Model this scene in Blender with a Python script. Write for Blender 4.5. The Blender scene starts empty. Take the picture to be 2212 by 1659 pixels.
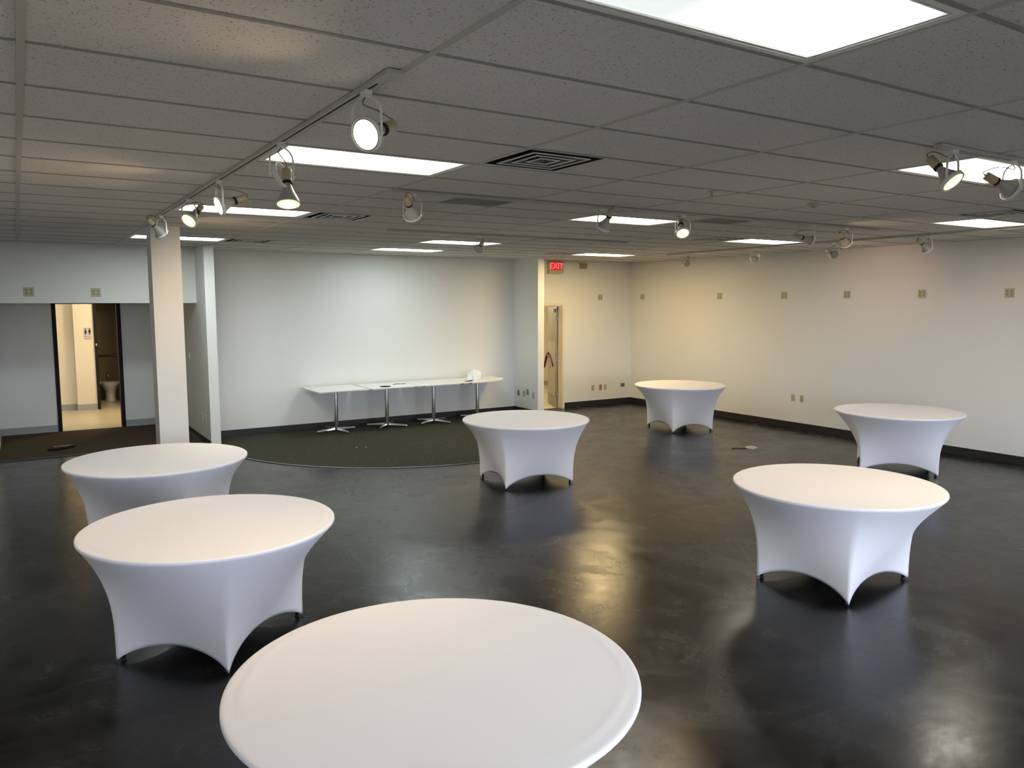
import bpy, math, random
from mathutils import Vector, Matrix, noise
random.seed(7)
C = bpy.context.scene.collection
sc = bpy.context.scene

# ---------------------------------------------------------------- camera
F_PX, YAW, PITCH, ROLL, CAM_H = 1684.48, 0.563689, -0.103616, -0.0017035, 2.2148
_f = Vector((math.sin(YAW)*math.cos(PITCH), math.cos(YAW)*math.cos(PITCH), math.sin(PITCH)))
_r = Vector((math.cos(YAW), -math.sin(YAW), 0)); _u = _r.cross(_f)
_r2 = math.cos(ROLL)*_r + math.sin(ROLL)*_u; _u2 = -math.sin(ROLL)*_r + math.cos(ROLL)*_u
cd = bpy.data.cameras.new('camera'); cam = bpy.data.objects.new('camera', cd); C.objects.link(cam)
mw = Matrix((( _r2.x, _u2.x, -_f.x, 0), (_r2.y, _u2.y, -_f.y, 0), (_r2.z, _u2.z, -_f.z, CAM_H), (0, 0, 0, 1)))
cam.matrix_world = mw
cd.sensor_fit = 'HORIZONTAL'; cd.sensor_width = 36.0; cd.lens = F_PX/2212*36.0; cd.clip_start = .05
sc.camera = cam

# ---------------------------------------------------------------- world, exposure, light levels
SKY = (0.80, 0.83, 1.0); SKY_STRENGTH = 12.5; GROUND = (.20, .20, .20)
PANEL = 22.0            # radiance of the ceiling panels
SPOT = 40.0            # watts of a lit flood bulb
w = bpy.data.worlds.new('daylight'); sc.world = w; w.use_nodes = True
_nt = w.node_tree; _tc = _nt.nodes.new('ShaderNodeTexCoord'); _sp = _nt.nodes.new('ShaderNodeSeparateXYZ'); _nt.links.new(_tc.outputs['Generated'], _sp.inputs[0])
_mr = _nt.nodes.new('ShaderNodeMapRange'); _mr.inputs[1].default_value = -.03; _mr.inputs[2].default_value = .03; _nt.links.new(_sp.outputs['Z'], _mr.inputs[0])
_mx = _nt.nodes.new('ShaderNodeMix'); _mx.data_type = 'RGBA'; _mx.inputs['A'].default_value = (*[c*.35 for c in GROUND], 1); _mx.inputs['B'].default_value = (*SKY, 1)
_nt.links.new(_mr.outputs[0], _mx.inputs['Factor']); _nt.links.new(_mx.outputs['Result'], _nt.nodes['Background'].inputs[0])
w.node_tree.nodes['Background'].inputs[1].default_value = SKY_STRENGTH
vs = sc.view_settings; vs.view_transform = 'Standard'; vs.look = 'None'; vs.gamma = 1.0; vs.exposure = 0.0
vs.use_curve_mapping = False
sc.cycles.use_denoising = True
sc.cycles.max_bounces = 8; sc.cycles.diffuse_bounces = 5; sc.cycles.glossy_bounces = 4
sc.cycles.sample_clamp_indirect = 8.0

# ---------------------------------------------------------------- materials
def mat(name, col, rough=.6, metal=0., spec=.5, emis=None, es=0., bump=None, var=None):
    """bump=(scale, strength, distance); var=(scale, amount) brightness variation"""
    m = bpy.data.materials.new(name); m.use_nodes = True; nt = m.node_tree; b = nt.nodes['Principled BSDF']
    b.inputs['Base Color'].default_value = (*col, 1); b.inputs['Roughness'].default_value = rough
    b.inputs['Metallic'].default_value = metal; b.inputs['Specular IOR Level'].default_value = spec
    if emis: b.inputs['Emission Color'].default_value = (*emis, 1); b.inputs['Emission Strength'].default_value = es
    tc = nt.nodes.new('ShaderNodeTexCoord')
    if var:
        n = nt.nodes.new('ShaderNodeTexNoise'); n.inputs['Scale'].default_value = var[0]; n.inputs['Detail'].default_value = 4
        nt.links.new(tc.outputs['Object'], n.inputs['Vector'])
        mx = nt.nodes.new('ShaderNodeMix'); mx.data_type = 'RGBA'
        mx.inputs['A'].default_value = (*[c*(1-var[1]) for c in col], 1); mx.inputs['B'].default_value = (*[min(1, c*(1+var[1])) for c in col], 1)
        nt.links.new(n.outputs['Fac'], mx.inputs['Factor']); nt.links.new(mx.outputs['Result'], b.inputs['Base Color'])
    if bump:
        n2 = nt.nodes.new('ShaderNodeTexNoise'); n2.inputs['Scale'].default_value = bump[0]; n2.inputs['Detail'].default_value = 3
        nt.links.new(tc.outputs['Object'], n2.inputs['Vector'])
        bp = nt.nodes.new('ShaderNodeBump'); bp.inputs['Strength'].default_value = bump[1]; bp.inputs['Distance'].default_value = bump[2]
        nt.links.new(n2.outputs['Fac'], bp.inputs['Height']); nt.links.new(bp.outputs['Normal'], b.inputs['Normal'])
    return m

PAINT = mat('white_wall_paint', (.74, .735, .70), .55, spec=.3, bump=(90, .08, .004), var=(1.2, .03))
PAINT_WARM = mat('cream_wall_paint', (.72, .66, .50), .55, spec=.3, var=(1.5, .04))
OLIVE = mat('olive_wall_paint', (.15, .115, .035), .6, var=(2, .08))
BLACKVINYL = mat('black_vinyl_base', (.018, .017, .015), .45, var=(6, .2))
GREYVINYL = mat('grey_vinyl_base', (.30, .31, .30), .5, var=(6, .08))
BROWNFRAME = mat('dark_bronze_frame', (.014, .009, .007), .6, spec=.15, var=(6, .2))
TEE = mat('ceiling_tee', (.48, .465, .41), .5, spec=.3, var=(30, .04))
TEE_CROSS_SHADED = mat('ceiling_cross_tee_shaded', (.30, .29, .26), .6, spec=.2, var=(60, .25))  # darker than the main tees: shadow line beside the tiles painted into the colour
TRACKMETAL = mat('track_enamel', (.46, .44, .38), .45, var=(20, .05))
WHITE_METAL = mat('white_enamel', (.78, .76, .70), .4, var=(20, .04))
GREYED = mat('greyed_enamel', (.42, .40, .35), .45, var=(14, .06))
BLACK = mat('matte_black', (.006, .006, .006), .7, var=(12, .2))
SLATMETAL = mat('diffuser_louver', (.66, .65, .60), .35, var=(12, .04))
BLADE_SHADED = mat('louver_blade_shaded', (.20, .195, .18), .5, var=(12, .05))  # darkened louver enamel, shade inside the vent painted into the colour
GRILLE = mat('return_grille', (.14, .13, .11), .6, bump=(160, .3, .004), var=(120, .3))
CREAM_PLASTIC = mat('ivory_plastic', (.46, .42, .27), .4, var=(30, .05))
IVORY_DARK = mat('ivory_recess', (.26, .24, .15), .5, var=(30, .1))
GREY_PLATE = mat('grey_plate', (.24, .25, .23), .4, var=(30, .1))
RED_PLATE = mat('red_plate', (.50, .14, .06), .4, var=(30, .1))
CHROME = mat('chrome', (.62, .62, .60), .16, 1.0, var=(20, .03))
LAMINATE = mat('white_laminate', (.82, .82, .78), .35, var=(5, .03))
LAM_EDGE = mat('table_edge_band', (.55, .55, .52), .4, var=(8, .08))
LEGSTEEL = mat('dark_table_leg', (.035, .033, .032), .4, .6, var=(20, .15))
PLYWOOD = mat('pale_table_board', (.55, .48, .36), .6, var=(10, .1))
CLOTH = mat('white_spandex', (.815, .795, .825), .72, spec=.25, bump=(420, .10, .0012), var=(1.8, .02))
BAG = mat('white_plastic_bag', (.86, .87, .86), .3, var=(12, .05))
DARKTHING = mat('black_plastic', (.006, .006, .007), .75, spec=.12, var=(20, .2))
BRASS = mat('tan_cover_plate', (.50, .43, .30), .35, .3, var=(20, .06))
DOORPAINT = mat('taupe_door_paint', (.21, .175, .12), .45, var=(4, .04))
DOORLIGHT = mat('cream_door_paint', (.66, .60, .45), .45, var=(4, .04))
HINGE = mat('steel_hinge', (.22, .20, .18), .35, .8, var=(30, .1))
MAROON = mat('maroon_velvet', (.075, .008, .012), .9, var=(40, .2))
CERAMIC = mat('toilet_ceramic', (.62, .60, .50), .15, var=(4, .03))
CERAMIC_SEAT = mat('toilet_seat', (.50, .47, .38), .3, var=(4, .03))
LINO = mat('beige_vinyl_floor', (.52, .46, .32), .35, var=(7, .12))
SIGNWHITE = mat('sign_plate', (.55, .50, .45), .4, var=(30, .04))
SIGNBLACK = mat('sign_black', (.012, .008, .008), .5, var=(30, .1))
SIGNTEXT = mat('sign_brown_text', (.22, .13, .10), .5, var=(30, .1))
RED_GLOW = mat('exit_letters', (.6, .02, .02), .4, emis=(1.0, .10, .09), es=1.5)
RED_PANEL = mat('exit_panel', (.30, .02, .02), .4, emis=(1.0, .05, .05), es=.35)
SOCKET = mat('tan_socket', (.46, .38, .24), .4, var=(20, .06))
BULBSILVER = mat('bulb_reflector_side', (.40, .38, .35), .35, .0, var=(10, .05))
BULBOFF = mat('unlit_bulb_face', (.55, .55, .53), .25, var=(10, .05))
CORD = mat('grey_cord', (.22, .21, .19), .6, var=(30, .1))
DETECT = mat('detector_plastic', (.42, .38, .30), .45, var=(30, .05))
FRAMEAL = mat('window_frame_aluminium', (.30, .30, .30), .4, .7, var=(8, .05))

def lens_mat(name, col, s):
    m = bpy.data.materials.new(name); m.use_nodes = True; nt = m.node_tree; b = nt.nodes['Principled BSDF']
    b.inputs['Base Color'].default_value = (.8, .75, .6, 1); b.inputs['Roughness'].default_value = .3
    tc = nt.nodes.new('ShaderNodeTexCoord'); ln = nt.nodes.new('ShaderNodeVectorMath'); ln.operation = 'LENGTH'
    nt.links.new(tc.outputs['Object'], ln.inputs[0])
    mr = nt.nodes.new('ShaderNodeMapRange'); mr.inputs[1].default_value = 0.0; mr.inputs[2].default_value = .075
    mr.inputs[3].default_value = s; mr.inputs[4].default_value = s*.28
    nt.links.new(ln.outputs['Value'], mr.inputs[0]); nt.links.new(mr.outputs[0], b.inputs['Emission Strength'])
    b.inputs['Emission Color'].default_value = (*col, 1)
    return m
LENS_WARM = lens_mat('lit_bulb_face_warm', (1.0, .74, .36), 3.6)
LENS_WHITE = lens_mat('lit_bulb_face_white', (1.0, .90, .66), 7.0)

def panel_mat(name, col, s, bx=.30, by=.17, lo=.085, sh=0., pw=1.):
    """prismatic diffuser: brightest over the tubes, dimmer near its edges"""
    m = bpy.data.materials.new(name); m.use_nodes = True; nt = m.node_tree; b = nt.nodes['Principled BSDF']
    b.inputs['Base Color'].default_value = (.75, .78, .78, 1); b.inputs['Roughness'].default_value = .4
    b.inputs['Emission Color'].default_value = (*col, 1)
    tc = nt.nodes.new('ShaderNodeTexCoord'); sp = nt.nodes.new('ShaderNodeSeparateXYZ'); nt.links.new(tc.outputs['Object'], sp.inputs[0])
    def falloff(axis, half, band):
        a0 = nt.nodes.new('ShaderNodeMath'); a0.operation = 'SUBTRACT'; nt.links.new(sp.outputs[axis], a0.inputs[0]); a0.inputs[1].default_value = sh if axis == 0 else 0.
        a = nt.nodes.new('ShaderNodeMath'); a.operation = 'ABSOLUTE'; nt.links.new(a0.outputs[0], a.inputs[0])
        r = nt.nodes.new('ShaderNodeMapRange'); r.interpolation_type = 'SMOOTHSTEP'
        r.inputs[1].default_value = half; r.inputs[2].default_value = half-band; r.inputs[3].default_value = lo; r.inputs[4].default_value = 1.0
        nt.links.new(a.outputs[0], r.inputs[0]); return r
    fx = falloff(0, .57, bx); fy = falloff(1, .27, by)
    mn = nt.nodes.new('ShaderNodeMath'); mn.operation = 'MINIMUM'
    nt.links.new(fx.outputs[0], mn.inputs[0]); nt.links.new(fy.outputs[0], mn.inputs[1])
    if pw != 1.:
        p_ = nt.nodes.new('ShaderNodeMath'); p_.operation = 'POWER'; nt.links.new(mn.outputs[0], p_.inputs[0]); p_.inputs[1].default_value = pw; mn = p_
    # the fine ribs of the prismatic sheet
    wv = nt.nodes.new('ShaderNodeTexWave'); wv.inputs['Scale'].default_value = 36; wv.bands_direction = 'X'
    nt.links.new(tc.outputs['Object'], wv.inputs['Vector'])
    wr = nt.nodes.new('ShaderNodeMapRange'); wr.inputs[3].default_value = .88; wr.inputs[4].default_value = 1.12
    nt.links.new(wv.outputs['Fac'], wr.inputs[0])
    mu = nt.nodes.new('ShaderNodeMath'); mu.operation = 'MULTIPLY'; nt.links.new(mn.outputs[0], mu.inputs[0]); nt.links.new(wr.outputs[0], mu.inputs[1])
    m2 = nt.nodes.new('ShaderNodeMath'); m2.operation = 'MULTIPLY'; m2.inputs[1].default_value = s; nt.links.new(mu.outputs[0], m2.inputs[0])
    nt.links.new(m2.outputs[0], b.inputs['Emission Strength'])
    return m
PANEL_COOL = panel_mat('panel_diffuser_cool', (.96, .97, .90), PANEL)
PANEL_NEAR = panel_mat('panel_diffuser_near', (.90, .98, .95), PANEL*2.0, .60, .24, .15, .40, 2.1)
PANEL_BACK = panel_mat('panel_diffuser_back', (.88, .97, .95), PANEL*2.0)
PANEL_NEUTRAL = panel_mat('panel_diffuser_neutral', (1.0, .93, .78), PANEL)
PANEL_BLUE = panel_mat('panel_diffuser_daylight', (.80, .96, .98), PANEL*1.35)
PANEL_WARM = panel_mat('panel_diffuser_warm', (1.0, .73, .36), PANEL*3.3)

def tile_mat():
    m = bpy.data.materials.new('acoustic_tile'); m.use_nodes = True; nt = m.node_tree; b = nt.nodes['Principled BSDF']
    b.inputs['Roughness'].default_value = .9; b.inputs['Specular IOR Level'].default_value = .1
    tc = nt.nodes.new('ShaderNodeTexCoord')
    n = nt.nodes.new('ShaderNodeTexNoise'); n.inputs['Scale'].default_value = 95; n.inputs['Detail'].default_value = 2.5
    nt.links.new(tc.outputs['Object'], n.inputs['Vector'])
    r = nt.nodes.new('ShaderNodeValToRGB'); r.color_ramp.elements[0].position = .30; r.color_ramp.elements[0].color = (.30, .29, .27, 1)
    r.color_ramp.elements[1].position = .40; r.color_ramp.elements[1].color = (.69, .66, .615, 1)
    nt.links.new(n.outputs['Fac'], r.inputs['Fac'])
    n2 = nt.nodes.new('ShaderNodeTexNoise'); n2.inputs['Scale'].default_value = .9; n2.inputs['Detail'].default_value = 3
    nt.links.new(tc.outputs['Object'], n2.inputs['Vector'])
    mr = nt.nodes.new('ShaderNodeMapRange'); mr.inputs[3].default_value = .94; mr.inputs[4].default_value = 1.06; nt.links.new(n2.outputs['Fac'], mr.inputs[0])
    mx = nt.nodes.new('ShaderNodeVectorMath'); mx.operation = 'SCALE'; nt.links.new(r.outputs['Color'], mx.inputs[0]); nt.links.new(mr.outputs[0], mx.inputs['Scale'])
    nt.links.new(mx.outputs[0], b.inputs['Base Color'])
    bp = nt.nodes.new('ShaderNodeBump'); bp.inputs['Strength'].default_value = .25; bp.inputs['Distance'].default_value = .003
    nt.links.new(n.outputs['Fac'], bp.inputs['Height']); nt.links.new(bp.outputs['Normal'], b.inputs['Normal'])
    return m
TILE = tile_mat()

def floor_mat():
    m = bpy.data.materials.new('sealed_black_concrete'); m.use_nodes = True; nt = m.node_tree; b = nt.nodes['Principled BSDF']
    tc = nt.nodes.new('ShaderNodeTexCoord')
    def nz(scale, detail, rough=.6, dist=0., vec=None):
        n = nt.nodes.new('ShaderNodeTexNoise'); n.inputs['Scale'].default_value = scale; n.inputs['Detail'].default_value = detail
        n.inputs['Roughness'].default_value = rough; n.inputs['Distortion'].default_value = dist
        nt.links.new(vec or tc.outputs['Object'], n.inputs['Vector']); return n
    mp = nt.nodes.new('ShaderNodeMapping'); mp.inputs['Rotation'].default_value = (0, 0, .5); mp.inputs['Scale'].default_value = (1, 2.6, 1)
    nt.links.new(tc.outputs['Object'], mp.inputs['Vector'])
    big = nz(.55, 6, .62, 1.2); fine = nz(2.3, 9, .72, .8); streak = nz(3.4, 8, .72, .6, mp.outputs[0]); speck = nz(70, 3)
    def ramp(src, p0, c0, p1, c1):
        r = nt.nodes.new('ShaderNodeMapRange'); r.inputs[1].default_value = p0; r.inputs[2].default_value = p1
        r.inputs[3].default_value = c0; r.inputs[4].default_value = c1; nt.links.new(src, r.inputs[0]); return r.outputs[0]
    def math_(op, a, c):
        k = nt.nodes.new('ShaderNodeMath'); k.operation = op
        for i, v in enumerate((a, c)):
            if isinstance(v, (int, float)): k.inputs[i].default_value = v
            else: nt.links.new(v, k.inputs[i])
        return k.outputs[0]
    v = math_('ADD', ramp(big.outputs[0], .35, 0, .68, .55), ramp(fine.outputs[0], .35, -.15, .75, .45))
    v = math_('ADD', v, ramp(streak.outputs[0], .55, 0, .85, .45))
    v = math_('ADD', v, ramp(speck.outputs[0], .72, 0, .80, .5))
    cr = nt.nodes.new('ShaderNodeValToRGB')
    cr.color_ramp.elements[0].position = 0; cr.color_ramp.elements[0].color = (.0013, .0013, .0014, 1)
    cr.color_ramp.elements[1].position = 1; cr.color_ramp.elements[1].color = (.030, .030, .029, 1)
    nt.links.new(v, cr.inputs['Fac']); nt.links.new(cr.outputs['Color'], b.inputs['Base Color'])
    rg = math_('ADD', ramp(fine.outputs[0], .35, .16, .75, .30), ramp(big.outputs[0], .3, -.03, .7, .09))
    nt.links.new(rg, b.inputs['Roughness']); b.inputs['Specular IOR Level'].default_value = .31
    h = math_('ADD', math_('MULTIPLY', nz(3.0, 2, .5, .5).outputs[0], 1.0), math_('ADD', math_('MULTIPLY', streak.outputs[0], .20), math_('MULTIPLY', fine.outputs[0], .34)))
    bp = nt.nodes.new('ShaderNodeBump'); bp.inputs['Strength'].default_value = .35; bp.inputs['Distance'].default_value = .006
    nt.links.new(h, bp.inputs['Height']); nt.links.new(bp.outputs['Normal'], b.inputs['Normal'])
    return m
FLOOR = floor_mat()

def carpet_mat(name, c0, c1):
    m = bpy.data.materials.new(name); m.use_nodes = True; nt = m.node_tree; b = nt.nodes['Principled BSDF']
    b.inputs['Roughness'].default_value = 1; b.inputs['Specular IOR Level'].default_value = .05
    tc = nt.nodes.new('ShaderNodeTexCoord')
    n = nt.nodes.new('ShaderNodeTexNoise'); n.inputs['Scale'].default_value = 60; n.inputs['Detail'].default_value = 5; n.inputs['Roughness'].default_value = .8
    nt.links.new(tc.outputs['Object'], n.inputs['Vector'])
    r = nt.nodes.new('ShaderNodeValToRGB'); r.color_ramp.elements[0].position = .35; r.color_ramp.elements[0].color = (*c0, 1)
    r.color_ramp.elements[1].position = .7; r.color_ramp.elements[1].color = (*c1, 1)
    nt.links.new(n.outputs['Fac'], r.inputs['Fac']); nt.links.new(r.outputs['Color'], b.inputs['Base Color'])
    bp = nt.nodes.new('ShaderNodeBump'); bp.inputs['Strength'].default_value = .6; bp.inputs['Distance'].default_value = .006
    nt.links.new(n.outputs['Fac'], bp.inputs['Height']); nt.links.new(bp.outputs['Normal'], b.inputs['Normal'])
    return m
CARPET_G = carpet_mat('olive_carpet', (.026, .026, .019), (.092, .089, .066))
CARPET_B = carpet_mat('brown_carpet', (.045, .034, .024), (.105, .080, .058))

def glass_mat():
    m = bpy.data.materials.new('window_glass'); m.use_nodes = True; nt = m.node_tree; nt.nodes.clear()
    o = nt.nodes.new('ShaderNodeOutputMaterial'); mx = nt.nodes.new('ShaderNodeMixShader'); t = nt.nodes.new('ShaderNodeBsdfTransparent')
    g = nt.nodes.new('ShaderNodeBsdfGlossy'); g.inputs['Roughness'].default_value = .02; mx.inputs[0].default_value = .06
    t.inputs[0].default_value = (.93, .97, .98, 1)
    nt.links.new(t.outputs[0], mx.inputs[1]); nt.links.new(g.outputs[0], mx.inputs[2]); nt.links.new(mx.outputs[0], o.inputs[0])
    return m
GLASS = glass_mat()

# ---------------------------------------------------------------- mesh helpers
class MB:
    def __init__(s): s.v = []; s.f = []; s.m = []; s.mi = 0
    def add(s, vs_, fs_):
        o = len(s.v); s.v += [tuple(q) for q in vs_]; s.f += [tuple(i+o for i in f) for f in fs_]; s.m += [s.mi]*len(fs_); return s
    def box(s, x0, y0, z0, x1, y1, z1):
        x0, x1 = min(x0, x1), max(x0, x1); y0, y1 = min(y0, y1), max(y0, y1); z0, z1 = min(z0, z1), max(z0, z1)
        return s.add([(x0,y0,z0),(x1,y0,z0),(x1,y1,z0),(x0,y1,z0),(x0,y0,z1),(x1,y0,z1),(x1,y1,z1),(x0,y1,z1)],
                     [(3,2,1,0),(4,5,6,7),(0,1,5,4),(1,2,6,5),(2,3,7,6),(3,0,4,7)])
    def cyl(s, p0, p1, r0, r1=None, n=16, caps=True):
        r1 = r0 if r1 is None else r1; p0 = Vector(p0); p1 = Vector(p1); d = (p1-p0).normalized()
        a = d.orthogonal().normalized(); b = d.cross(a)
        vs_ = [p0+r0*(math.cos(t)*a+math.sin(t)*b) for t in [2*math.pi*k/n for k in range(n)]] + \
              [p1+r1*(math.cos(t)*a+math.sin(t)*b) for t in [2*math.pi*k/n for k in range(n)]]
        fs_ = [(k, (k+1) % n, n+(k+1) % n, n+k) for k in range(n)]
        if caps: fs_ += [tuple(range(n))[::-1], tuple(range(n, 2*n))]
        return s.add(vs_, fs_)
    def tube(s, pts, r, n=8, closed=False):
        pts = [Vector(q) for q in pts]; L = len(pts); ring = []; up = None
        for i, q in enumerate(pts):
            a = pts[i-1] if (i > 0 or closed) else q; b = pts[(i+1) % L] if (i < L-1 or closed) else q
            d = (b-a).normalized()
            if up is None: up = d.orthogonal().normalized()
            up = (up-d*up.dot(d)).normalized(); sd = d.cross(up)
            ring.append([q+r*(math.cos(2*math.pi*k/n)*up+math.sin(2*math.pi*k/n)*sd) for k in range(n)])
        fs_ = []
        for i in range(L if closed else L-1):
            j = (i+1) % L
            for k in range(n): fs_.append((i*n+k, i*n+(k+1) % n, j*n+(k+1) % n, j*n+k))
        if not closed: fs_ += [tuple(range(n))[::-1], tuple((L-1)*n+k for k in range(n))]
        return s.add([v for r_ in ring for v in r_], fs_)
    def ribbon(s, pts, nrm, wd, th):
        """flat band along pts (in a plane with normal nrm): wd along nrm, th in the plane"""
        pts = [Vector(q) for q in pts]; nrm = Vector(nrm).normalized(); vs_ = []; L = len(pts)
        for i, q in enumerate(pts):
            d = (pts[min(i+1, L-1)]-pts[max(i-1, 0)]).normalized(); sd = d.cross(nrm).normalized()
            vs_ += [q+nrm*wd/2+sd*th/2, q-nrm*wd/2+sd*th/2, q-nrm*wd/2-sd*th/2, q+nrm*wd/2-sd*th/2]
        fs_ = [(i*4+k, i*4+(k+1) % 4, i*4+4+(k+1) % 4, i*4+4+k) for i in range(L-1) for k in range(4)] + [(3,2,1,0), (L*4-4, L*4-3, L*4-2, L*4-1)]
        return s.add(vs_, fs_)
    def lathe(s, prof, n=24, org=(0,0,0), caps=True):
        """prof: (radius, z)"""
        vs_ = []; ox, oy, oz = org
        for (r, z) in prof: vs_ += [(ox+r*math.cos(2*math.pi*k/n), oy+r*math.sin(2*math.pi*k/n), oz+z) for k in range(n)]
        L = len(prof); fs_ = [(i*n+k, i*n+(k+1) % n, (i+1)*n+(k+1) % n, (i+1)*n+k) for i in range(L-1) for k in range(n)]
        if caps: fs_ += [tuple(range(n))[::-1], tuple((L-1)*n+k for k in range(n))]
        return s.add(vs_, fs_)
    def poly(s, pts, z0, z1):
        n = len(pts)
        return s.add([(x, y, z0) for x, y in pts]+[(x, y, z1) for x, y in pts],
                     [tuple(range(n))[::-1], tuple(range(n, 2*n))]+[(k, (k+1) % n, n+(k+1) % n, n+k) for k in range(n)])
    def mesh(s, name, mats, smooth=False, bevel=0):
        me = bpy.data.meshes.new(name); me.from_pydata(s.v, [], s.f)
        for m in (mats if isinstance(mats, (list, tuple)) else [mats]): me.materials.append(m)
        me.polygons.foreach_set('material_index', s.m)
        if smooth: me.polygons.foreach_set('use_smooth', [True]*len(me.polygons))
        me.update(); return me
    def build(s, name, mats, parent=None, loc=(0,0,0), rot=(0,0,0), smooth=False, bevel=0, edge=None):
        o = bpy.data.objects.new(name, s.mesh(name, mats, smooth)); C.objects.link(o)
        o.location = loc; o.rotation_euler = rot
        if parent: o.parent = parent
        if bevel:
            b = o.modifiers.new('bevel', 'BEVEL'); b.width = bevel; b.segments = 2; b.limit_method = 'ANGLE'
        if edge is not None:
            o.data.set_sharp_from_angle(angle=edge)
        return o
def tag(o, label, cat, group=None, kind=None):
    if label: o['label'] = label
    if cat: o['category'] = cat
    if group: o['group'] = group
    if kind: o['kind'] = kind
    return o
def empty(name, loc, rz=0.):
    o = bpy.data.objects.new(name, None); C.objects.link(o); o.location = loc; o.rotation_euler = (0, 0, rz); o.empty_display_size = .1
    return o
def struct(name, mb, m, **k):
    o = mb.build(name, m, **k); o['kind'] = 'structure'; return o
def copy_tree(o, parent=None):
    c = o.copy(); C.objects.link(c); c.parent = parent
    for ch in list(o.children): copy_tree(ch, c)
    return c

# ================================================================= ROOM
H = 3.087; TOP = 3.36
X0, Y0, GX, GY = .0612, 2.5488, 1.2192, .6096
XL, XR, YF, YB = -2.5, 11.503, -3.0, 13.25
YA = 13.35            # back of the alcove
cx = lambda i: X0+GX*i
cy = lambda j: Y0+GY*j

struct('floor', MB().box(XL-.15, YF-.15, -.1, XR+.15, YB+.10, 0).box(XL-.15, YB+.10, -.1, 8.64, 13.4, 0), FLOOR)
struct('wall_right', MB().box(XR, YF, 0, XR+.15, 13.4, TOP), PAINT)
struct('wall_left', MB().box(XL-.15, YF, 0, XL, 13.35, TOP), PAINT)
# exit wall with its door opening
DX0, DX1, DZ = 8.75, 9.62, 2.165
struct('wall_back_right', MB().box(8.64, YB, 0, DX0, YB+.12, TOP).box(DX1, YB, 0, XR, YB+.12, TOP).box(DX0, YB, DZ, DX1, YB+.12, TOP), PAINT)
struct('wall_alcove', MB().box(2.565, YA, 0, 8.496, YA+.12, TOP), PAINT)
struct('wall_partition_left', MB().box(2.42, 12.5, 0, 2.565, 15.5, TOP), PAINT)
struct('wall_partition_right', MB().box(8.496, 12.5, 0, 8.64, YA+.12, TOP), PAINT)
# header over the restroom recess, its soffit and the recess behind
struct('wall_header', MB().box(-.35, 13.2, 2.222, 2.42, 13.35, TOP), PAINT)
struct('ceiling_recess', MB().box(-.35, 13.35, 2.222, 2.42, 15.5, 2.32), PAINT)
struct('wall_back_left', MB().box(XL, 13.2, 0, -.47, 13.35, TOP).box(-.47, 13.2, 0, -.35, 15.62, TOP), PAINT)
RX0, RX1, RZ = .497, 1.553, 2.27
struct('wall_recess', MB().box(-.35, 15.5, 0, RX0, 15.62, 2.32).box(RX1, 15.5, 0, 2.565, 15.62, 2.32).box(RX0, 15.5, RZ, RX1, 15.62, 2.32), PAINT)
# front wall behind the camera, with shop windows
wm = MB(); WIN = [(-2.1, .2), (.5, 3.6), (4.0, 7.2), (7.6, 10.8)]; WZ0, WZ1 = .45, 2.75
wm.box(XL, YF-.15, 0, XR, YF, WZ0).box(XL, YF-.15, WZ1, XR, YF, TOP)
xs = [XL]+[q for a in WIN for q in a]+[XR]
for k in range(0, len(xs), 2): wm.box(xs[k], YF-.15, WZ0, xs[k+1], YF, WZ1)
struct('wall_front', wm, PAINT)
for k, (a, b) in enumerate(WIN):
    fr = struct('window_%d' % (k+1), MB().box(a, YF-.1, WZ0, b, YF-.04, WZ0+.05).box(a, YF-.1, WZ1-.05, b, YF-.04, WZ1)
           .box(a, YF-.1, WZ0, a+.05, YF-.04, WZ1).box(b-.05, YF-.1, WZ0, b, YF-.04, WZ1).box((a+b)/2-.025, YF-.1, WZ0, (a+b)/2+.025, YF-.04, WZ1), FRAMEAL)
    MB().box(a+.05, YF-.075, WZ0+.05, (a+b)/2-.025, YF-.069, WZ1-.05).box((a+b)/2+.025, YF-.075, WZ0+.05, b-.05, YF-.069, WZ1-.05).build('pane', GLASS, fr)
    L = bpy.data.lights.new('window_portal', 'AREA'); L.shape = 'RECTANGLE'; L.size = b-a; L.size_y = WZ1-WZ0
    try: L.cycles.is_portal = True
    except Exception: pass
    lo = bpy.data.objects.new('window_portal', L); C.objects.link(lo); lo.location = ((a+b)/2, YF-.16, (WZ0+WZ1)/2); lo.rotation_euler = (math.radians(90), 0, 0)
struct('column', MB().box(1.318, 9.70, 0, 1.632, 10.02, H+.02), PAINT)
bpy.data.objects['column']['label'] = 'square white painted column standing between the left round tables and the recess'

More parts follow.
